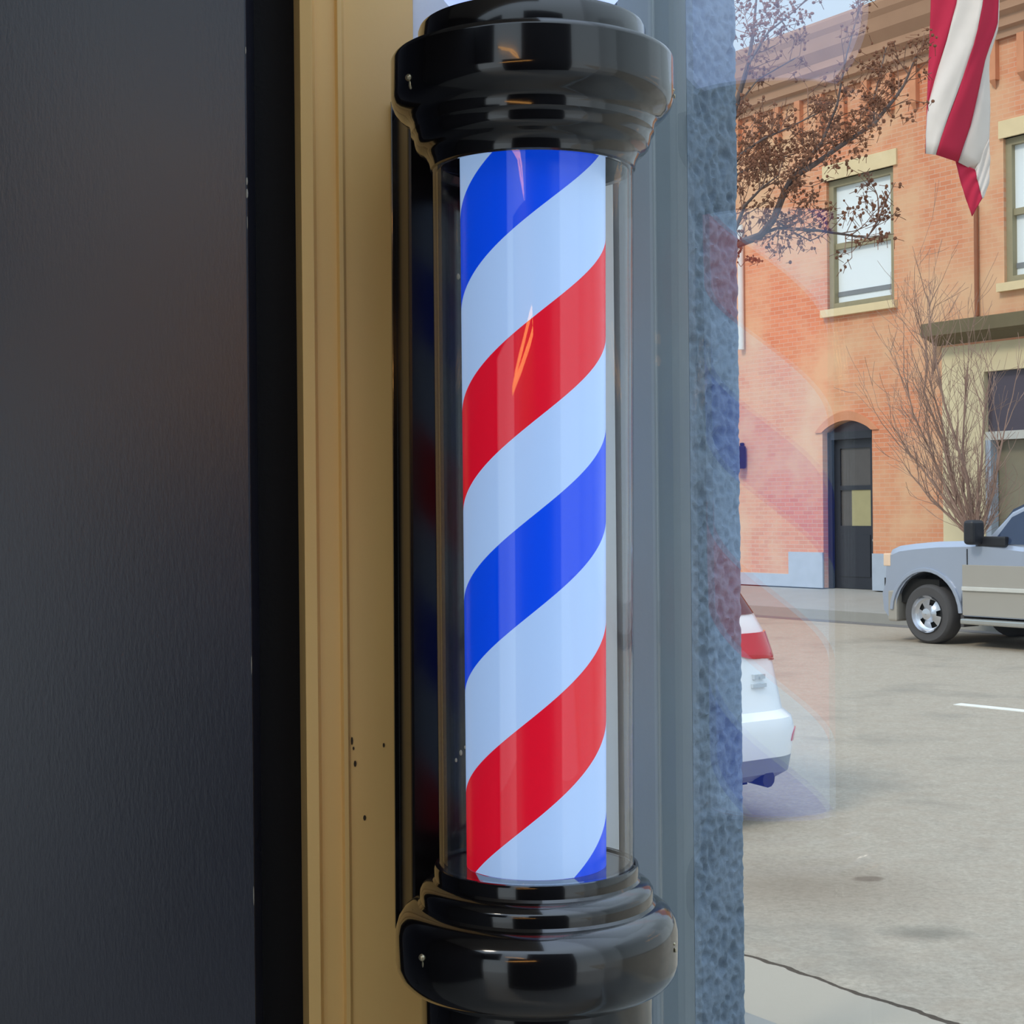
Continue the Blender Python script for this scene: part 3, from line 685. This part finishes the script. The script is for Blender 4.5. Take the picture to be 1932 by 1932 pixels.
# white suv parked at the near kerb, tail toward the camera
SC, QC = -5.93, 5.24
suv = empty('suv', sq(SC, QC, STREET), math.atan2(-DV.y, -DV.x))
tag(suv, 'white suv seen from its tail past the stucco pier', 'car')
LV = [(0.22, 0.14, 4.25, 0.80, 0.10), (0.27, 0.05, 4.35, 0.87, 0.18), (0.36, 0.02, 4.42, 0.90, 0.24), (0.50, 0.0, 4.45, 0.92, 0.26), (0.565, 0.02, 4.45, 0.915, 0.26), (0.60, 0.085, 4.43, 0.90, 0.24), (0.72, 0.115, 4.42, 0.895, 0.24),
      (0.90, 0.145, 4.38, 0.88, 0.25), (1.02, 0.175, 4.20, 0.86, 0.26), (1.10, 0.205, 3.35, 0.83, 0.26), (1.18, 0.25, 3.05, 0.80, 0.26), (1.40, 0.38, 2.70, 0.72, 0.24), (1.56, 0.50, 2.35, 0.65, 0.22), (1.63, 0.62, 2.2, 0.58, 0.2), (1.66, 0.9, 2.0, 0.42, 0.2)]
NC = 10
def outline(lv):
    z, xr_, xf_, w, rc = lv; pts = []
    for cx_, cy_, a0 in ((xr_+rc, -w+rc, PI), (xf_-rc, -w+rc, 1.5*PI), (xf_-rc, w-rc, 0), (xr_+rc, w-rc, 0.5*PI)):
        for i in range(NC+1):
            a = a0+0.5*PI*i/NC; pts.append((cx_+rc*math.cos(a), cy_+rc*math.sin(a), z))
    return pts
rows = [outline(l) for l in LV]; n_ = len(rows[0])
v_ = [p for r_ in rows for p in r_]
def loft(sel, mat, name, capl=False, capt=False):
    m = MB(); m.add(v_, [(j*n_+i, j*n_+(i+1) % n_, (j+1)*n_+(i+1) % n_, (j+1)*n_+i) for j in sel for i in range(n_)])
    if capl: m.add(rows[sel[0]], [tuple(range(n_))])
    if capt: m.add(rows[sel[-1]+1], [tuple(range(n_))])
    o = m.build(name, mat, suv, smooth=40)
    bm = bmesh.new(); bm.from_mesh(o.data); bmesh.ops.delete(bm, geom=[q_ for q_ in bm.verts if not q_.link_faces], context='VERTS'); bm.to_mesh(o.data); bm.free(); return o
loft(list(range(0, 2)), M['grey_plastic'], 'lower_bumper', True)
loft(list(range(2, len(LV)-1)), M['white_car'], 'body', False, True)
def lvl(z):
    for a_, b_ in zip(LV, LV[1:]):
        if a_[0] <= z <= b_[0]:
            t = (z-a_[0])/(b_[0]-a_[0]); return tuple(a_[i]+(b_[i]-a_[i])*t for i in range(5))
def rearpt(z, u, o):         # u<0.. along rear from the middle to the right corner start (u=0), 0..1 round the corner, >1 along the flank
    _, xr_, xf_, w, rc = lvl(z)
    if u <= 0: return (xr_-o, (w-rc)*(-1-u) if u > -1 else 0.0, z)
    if u <= 1:
        a = PI+0.5*PI*u; return (xr_+rc+(rc+o)*math.cos(a), -w+rc+(rc+o)*math.sin(a), z)
    return (xr_+rc+(u-1), -w-o, z)
def patch(name, mat, grid, o=0.012, mir=True):
    # grid: list of rows [(z, u0, u1)], each sampled across
    K = 14
    for sg in ((1, -1) if mir else (1,)):
        vv = []
        for oo in (o, -0.015):
            for z, u0_, u1_ in grid:
                for i in range(K+1):
                    p = rearpt(z, u0_+(u1_-u0_)*i/K, oo); vv.append((p[0], p[1]*sg, p[2]))
        R = len(grid); W = K+1; fs_ = []
        for j in range(R-1):
            for i in range(K): fs_.append((j*W+i, j*W+i+1, (j+1)*W+i+1, (j+1)*W+i)); b_ = R*W; fs_.append((b_+j*W+i, b_+(j+1)*W+i, b_+(j+1)*W+i+1, b_+j*W+i+1))
        b_ = R*W
        for i in range(K): fs_.append((i, b_+i, b_+i+1, i+1)); t = (R-1)*W; fs_.append((t+i, t+i+1, b_+t+i+1, b_+t+i))
        for j in range(R-1): fs_.append((j*W, (j+1)*W, b_+(j+1)*W, b_+j*W)); fs_.append((j*W+K, b_+j*W+K, b_+(j+1)*W+K, (j+1)*W+K))
        MB().add(vv, fs_).build(name, mat, suv, smooth=50)
patch('tail_lamp', M['red_lens'], [(0.865, 0.35, 0.82), (0.885, -0.1, 0.80), (0.92, -0.3, 0.74), (0.98, -0.3, 0.66), (1.02, -0.25, 0.60)])
patch('reflector', M['red_lens'], [(0.435, 0.30, 0.42), (0.47, 0.33, 0.56), (0.50, 0.42, 0.60)], 0.006)
patch('rear_window', M['dark_glass'], [(1.12, -1, 0.42), (1.25, -1, 0.40), (1.40, -1, 0.35), (1.52, -1, 0.3)], 0.008)
patch('side_window', M['dark_glass'], [(1.14, 1.25, 2.35), (1.28, 1.3, 2.2), (1.42, 1.4, 2.0), (1.52, 1.5, 1.8)], 0.008)
MB().extr([(0.10, 0.73), (0.10, 0.75), (0.3, 0.75), (0.3, 0.73)], -0.66, -0.56).build('badge', M['badge'], suv)
MB().extr([(0.105, 0.775), (0.105, 0.80), (0.3, 0.80), (0.3, 0.775)], -0.655, -0.62).build('badge', M['badge'], suv)
MB().extr([(0.105, 0.775), (0.105, 0.80), (0.3, 0.80), (0.3, 0.775)], -0.605, -0.575).build('badge', M['badge'], suv)
for sgn in (1, -1):
    wheel(suv, 0.86, sgn*0.76, 0.34, 0.22, sgn, 0.66); wheel(suv, 3.5, sgn*0.76, 0.34, 0.22, sgn, 0.66)
MB().box(0.3, 4.1, -0.7, 0.7, 0.17, 0.4).build('underbody', M['arch'], suv)
MB().tube([(0.05, -0.62, 0.24), (0.5, -0.62, 0.26)], 0.045, 10).build('exhaust', M['black_plastic'], suv, smooth=50)

# ------------------------------------------------------------------ flag hanging over the pavement
FD = 8.0
flag = empty('flag', at(1806, -320, FD)); tag(flag, 'red and white striped flag hanging in folds above the pickup truck', 'flag')
fo = flag.location
def fpoly(lst, K=22):
    pts = [(Vector(p)) for p in lst]; seg = [0]
    for a_, b_ in zip(pts, pts[1:]): seg.append(seg[-1]+(b_-a_).length)
    out = []
    for i in range(K+1):
        t = seg[-1]*i/K
        for j in range(len(pts)-1):
            if t <= seg[j+1]+1e-6:
                out.append(pts[j].lerp(pts[j+1], (t-seg[j])/max(1e-6, seg[j+1]-seg[j]))); break
    return out
B0 = [(1770, -330), (1760, -120), (1756, 0), (1752, 118), (1749, 202), (1746, 288)]
B1 = [(1832, -330), (1818, -120), (1806, 0), (1786, 78), (1763, 152), (1749, 204), (1746, 290)]
B2 = [(1862, -330), (1864, -120), (1855, 0), (1840, 78), (1806, 175), (1783, 236), (1766, 292)]
B3 = [(1892, -330), (1892, -120), (1884, 0), (1882, 48), (1860, 108), (1833, 229), (1808, 306)]
B4 = [(1893, -330), (1893, -120), (1885, 0), (1884, 50), (1865, 112), (1868, 200), (1866, 270), (1855, 318), (1838, 322)]
T0 = [(1803, 304), (1813, 345), (1824, 380), (1834, 408)]
T1 = [(1840, 320), (1843, 335), (1851, 368), (1853, 374)]
T2 = [(1866, 262), (1868, 300), (1866, 345), (1855, 374)]
T3 = [(1868, 190), (1869, 262), (1868, 300), (1867, 345)]
fm = MB()
def strip(a_, b_, mi, da, db, wav=0.03, K=26, N=8):
    A_2, B_2 = fpoly(a_, K), fpoly(b_, K); vv = []
    for i in range(K+1):
        for j in range(N+1):
            t = j/N; p = A_2[i].lerp(B_2[i], t)
            dep = FD+da+(db-da)*t+wav*math.sin(PI*t)*math.sin(0.6+i*0.16)+0.006*math.sin(i*0.7+t*7)
            q_ = at(p.x, p.y, dep)-fo; vv.append(q_)
    fm.add(vv, [(i*(N+1)+j, i*(N+1)+j+1, (i+1)*(N+1)+j+1, (i+1)*(N+1)+j) for i in range(K) for j in range(N)], mi)
strip(B0, B1, 0, 0.04, 0.0, 0.02); strip(B1, B2, 1, 0.0, -0.05); strip(B2, B3, 0, -0.05, 0.03); strip(B3, B4, 1, 0.03, 0.10)
strip(T0, T1, 0, 0.03, 0.05, 0.01); strip(T1, T2, 1, 0.05, 0.08, 0.01)
fl_o = fm.build('cloth', [M['flag_red'], M['flag_white']], flag, smooth=60)
sm = fl_o.modifiers.new('solid', 'SOLIDIFY'); sm.thickness = 0.004; sm.offset = 0
MB().tube([at(1740, -318, 8.02)-fo, at(1905, -330, 8.02)-fo, (2.2, -4.6, 0.25)], 0.014, 8).build('flagpole', M['white_pipe'], flag, smooth=50)

# ------------------------------------------------------------------ trees
def branchy(mb, pods, p, d, length, rad, level, spread, podr, bend=0.25, minr=0.0025, up=0.15):
    n = 4; pts = [p.copy()]; rr = [rad]; q_ = p.copy(); dd = d.normalized()
    for i in range(n):
        dd = (dd+Vector((random.uniform(-1, 1), random.uniform(-1, 1), random.uniform(-1, 1)))*bend*0.5+Vector((0, 0, up*0.2))).normalized()
        q_ = q_+dd*(length/n); pts.append(q_.copy()); rr.append(max(minr, rad*(1-0.7*(i+1)/n)))
    mb.tube(pts, rr, 5 if rad > 0.006 else 3)
    if level == 0:
        if pods is not None:
            for c in pts[2:]:
                for _ in range(random.choice((1, 2, 2, 3))):
                    pods.append(c+Vector((random.gauss(0, 1), random.gauss(0, 1), random.gauss(0, 1)))*podr*1.8)
        return
    for i in range(spread):
        j = random.randint(1, n); nd = (dd+Vector((random.uniform(-1, 1), random.uniform(-1, 1), random.uniform(-0.7, 1)))*0.85).normalized()
        branchy(mb, pods, pts[j], nd, length*random.uniform(0.5, 0.8), max(minr, rr[j]*0.75), level-1, spread, podr, bend, minr, up)

# near tree with dry seed heads; its trunk stands at the kerb behind the pier
TD = 4.6
tb = at(1300, 966, TD); tree = empty('street_tree', (tb.x, tb.y, 0.0))
tag(tree, 'bare near tree with dry brown seed heads reaching in front of the brick building', 'tree')
to = tree.location
limbs = [
    ([(1300, 700), (1345, 520), (1390, 461), (1434, 445), (1460, 414), (1480, 362), (1494, 336), (1535, 311), (1576, 282), (1649, 233), (1688, 186), (1706, 160), (1728, 108)], 0.030, 0),
    ([(1440, 440), (1468, 430), (1545, 435), (1605, 444), (1636, 449), (1655, 420), (1675, 373)], 0.012, 0.1),
    ([(1345, 520), (1388, 430), (1405, 388), (1437, 355), (1470, 330)], 0.016, -0.2),
    ([(1494, 336), (1550, 270), (1579, 200), (1597, 104), (1623, 8)], 0.013, 0.1),
    ([(1649, 233), (1648, 190), (1660, 140), (1672, 90)], 0.008, 0.2),
    ([(1300, 500), (1370, 260), (1412, 120), (1421, 60), (1430, -30)], 0.024, 0.3),
    ([(1370, 330), (1400, 290), (1440, 262), (1490, 240), (1540, 215)], 0.012, -0.1),
    ([(1330, 470), (1390, 330), (1430, 310), (1500, 290)], 0.012, 0.2),
    ([(1412, 120), (1450, 60), (1500, 20), (1540, -20)], 0.009, 0.2),
    ([(1460, 414), (1500, 440), (1530, 455)], 0.008, 0.1),
    ([(1360, 300), (1390, 200), (1430, 150), (1500, 110)], 0.010, 0.3),
]
trunk = MB(); tw = MB(); pods = []
tr0 = [Vector((0, 0, 0)), Vector((0.005, 0, 0.9)), at(1304, 800, TD)-to, at(1300, 700, TD)-to]
trunk.tube(tr0, [0.045, 0.036, 0.03, 0.024], 10)
trunk.tube([at(1300, 700, TD)-to, at(1303, 600, TD+0.05)-to, at(1300, 500, TD+0.15)-to], [0.024, 0.02, 0.016], 8)
for pl, r0, dz in limbs:
    pts = [at(x_, y_, TD+dz*0.5*(0.3+i/len(pl)))-to for i, (x_, y_) in enumerate(pl)]
    rr = [max(0.002, 0.5*r0*(1-0.8*i/(len(pts)-1))) for i in range(len(pts))]
    trunk.tube(pts, rr, 7)
    for i in range(1, len(pts)):
        if pl[i][0] < 1340: continue
        for _ in range(3 if r0 > 0.011 else 2):
            base = pts[i-1].lerp(pts[i], random.random()); d0 = (pts[i]-pts[i-1]).normalized()
            nd = (d0*0.6+Vector((random.uniform(-0.8, 1), random.uniform(-0.8, 0.8), random.uniform(-0.5, 0.9)))).normalized()
            branchy(tw, pods, base, nd, random.uniform(0.05, 0.12), 0.0024, 1, 2, 0.0056, 0.25, 0.0012)
trunk.build('trunk', M['bark'], tree, smooth=50); tag(tw.build('twigs', M['twig'], tree), kind='stuff')
# dense seed heads at the ends of the limbs
heads = [(1505, 282, 60, 34, 130), (1600, 245, 55, 28, 95), (1440, 300, 50, 40, 120), (1405, 262, 28, 50, 55), (1415, 325, 30, 25, 60), (1560, 205, 35, 40, 45), (1490, 455, 42, 26, 55), (1515, 365, 26, 30, 35), (1440, 30, 45, 38, 85),
         (1500, 25, 40, 22, 35), (1670, 130, 30, 45, 38), (1655, 205, 22, 25, 35), (1425, 110, 30, 20, 30), (1582, 305, 30, 16, 26), (1610, 395, 22, 25, 14), (1420, 490, 18, 8, 14), (1712, 222, 22, 8, 10), (1620, 285, 20, 12, 16)]
for hx_, hy_, sx_, sy_, cnt in heads:
    for _ in range(cnt):
        pods.append(at(random.gauss(hx_, sx_*0.55), random.gauss(hy_, sy_*0.55), TD+random.uniform(-0.16, 0.24))-to)
pm = MB(); pods = [p for p in pods if (p+to).x/(p+to).y*F+966 > 1340]
for c in pods:
    r_ = random.uniform(0.0030, 0.0062)
    pm.blob(c, r_, random.uniform(0.8, 1.2), 1, random.uniform(0.8, 1.3), 5, 3)
    d_ = Vector((random.uniform(-1, 0.6), random.uniform(-0.5, 0.5), random.uniform(-1, 0.3))).normalized()
    tw_ = [c, c+d_*random.uniform(0.015, 0.035)]
    pm.tube(tw_, 0.0010, 3)
tag(pm.build('seed_heads', M['pod'], tree), kind='stuff')

# bare multi stemmed tree behind the truck
random.seed(21)
qs = 18.35; a_, _ = hit(1838, 1060, qs); sb = sq(a_, qs, 0.06)
shr = empty('bare_tree', sb, 0); tag(shr, 'leafless many stemmed young tree behind the pickup truck', 'tree')
def sp(px, py): b_, z_ = hit(px, py, qs); return sq(b_, qs, z_)-sb
stems = [[(1836, 1015), (1808, 950), (1790, 880), (1776, 790), (1768, 720), (1760, 650)], [(1834, 1015), (1800, 960), (1765, 905), (1725, 868), (1692, 838)], [(1842, 1015), (1822, 930), (1812, 850), (1806, 760), (1800, 690)],
         [(1846, 1015), (1848, 940), (1845, 870), (1848, 780), (1846, 700)], [(1836, 1015), (1796, 935), (1760, 850), (1735, 780), (1715, 700)], [(1838, 1015), (1800, 930), (1782, 840), (1750, 740), (1732, 680), (1724, 620)],
         [(1848, 1015), (1868, 930), (1882, 850), (1890, 770)], [(1834, 1015), (1790, 975), (1750, 945), (1712, 905)], [(1840, 1015), (1830, 900), (1790, 760), (1775, 640), (1765, 560)]]
trunk = MB(); tw = MB()
trunk.tube([(0, 0, 0), (0, 0, 0.35), sp(1840, 1040)], [0.09, 0.07, 0.055], 10)
for st_ in stems:
    pts = [sp(1840, 1040)]+[sp(*p)+Vector((NF.x, NF.y, 0))*random.uniform(-0.3, 0.3)*(i/4) for i, p in enumerate(st_)]
    rr = [max(0.006, 0.034*(1-0.85*i/(len(pts)-1))) for i in range(len(pts))]
    trunk.tube(pts, rr, 7)
    for i in range(1, len(pts)):
        for _ in range(4):
            base = pts[i-1].lerp(pts[i], random.random()); d0 = (pts[i]-pts[i-1]).normalized()
            nd = (d0*0.9+Vector((random.uniform(-1, 1)*0.6, random.uniform(-1, 1)*0.6, random.uniform(0, 0.9)))).normalized()
            branchy(tw, None, base, nd, random.uniform(0.5, 1.0), 0.0085, 2, 2, 0.01, 0.25, 0.003, 0.4)
trunk.build('trunk', M['shrub'], shr, smooth=50); tag(tw.build('twigs', M['shrub'], shr), kind='stuff')

# ------------------------------------------------------------------ light
w = bpy.data.worlds.new('sky'); S.world = w; w.use_nodes = True; nt = w.node_tree; nt.nodes.clear()
tc_ = nt.nodes.new('ShaderNodeTexCoord'); sx = nt.nodes.new('ShaderNodeSeparateXYZ'); nt.links.new(tc_.outputs['Generated'], sx.inputs[0])
rp_ = nt.nodes.new('ShaderNodeValToRGB'); cr = rp_.color_ramp
cr.elements[0].position = 0.0; cr.elements[0].color = lin((222, 234, 242)); cr.elements[1].position = 1.0; cr.elements[1].color = lin((196, 216, 244))
e_ = cr.elements.new(0.30); e_.color = lin((214, 232, 246))
nt.links.new(sx.outputs[2], rp_.inputs[0])
mr = nt.nodes.new('ShaderNodeMapRange'); mr.interpolation_type = 'SMOOTHSTEP'
for i_, v__ in ((1, 0.30), (2, 0.85), (3, 1.0), (4, 2.5)): mr.inputs[i_].default_value = v__
nt.links.new(sx.outputs[2], mr.inputs[0])
bg = nt.nodes.new('ShaderNodeBackground'); nt.links.new(mr.outputs[0], bg.inputs[1]); nt.links.new(rp_.outputs[0], bg.inputs[0])
wo = nt.nodes.new('ShaderNodeOutputWorld'); nt.links.new(bg.outputs[0], wo.inputs[0])
sd = bpy.data.lights.new('sun', 'SUN'); sd.energy = 1.7; sd.angle = math.radians(12); sd.color = (1.0, 0.90, 0.76)
so = bpy.data.objects.new('sun', sd); COL.objects.link(so)
so.rotation_euler = Vector((0.55, 0.50, -0.67)).to_track_quat('-Z', 'Y').to_euler(); so.location = (-6, -6, 9)

vs_ = S.view_settings; vs_.view_transform = 'Standard'; vs_.look = 'None'; vs_.gamma = 1; vs_.exposure = 0.0; vs_.use_curve_mapping = False
S.cycles.max_bounces = 12; S.cycles.transparent_max_bounces = 24; S.cycles.use_denoising = True
S.cycles.sample_clamp_indirect = 6
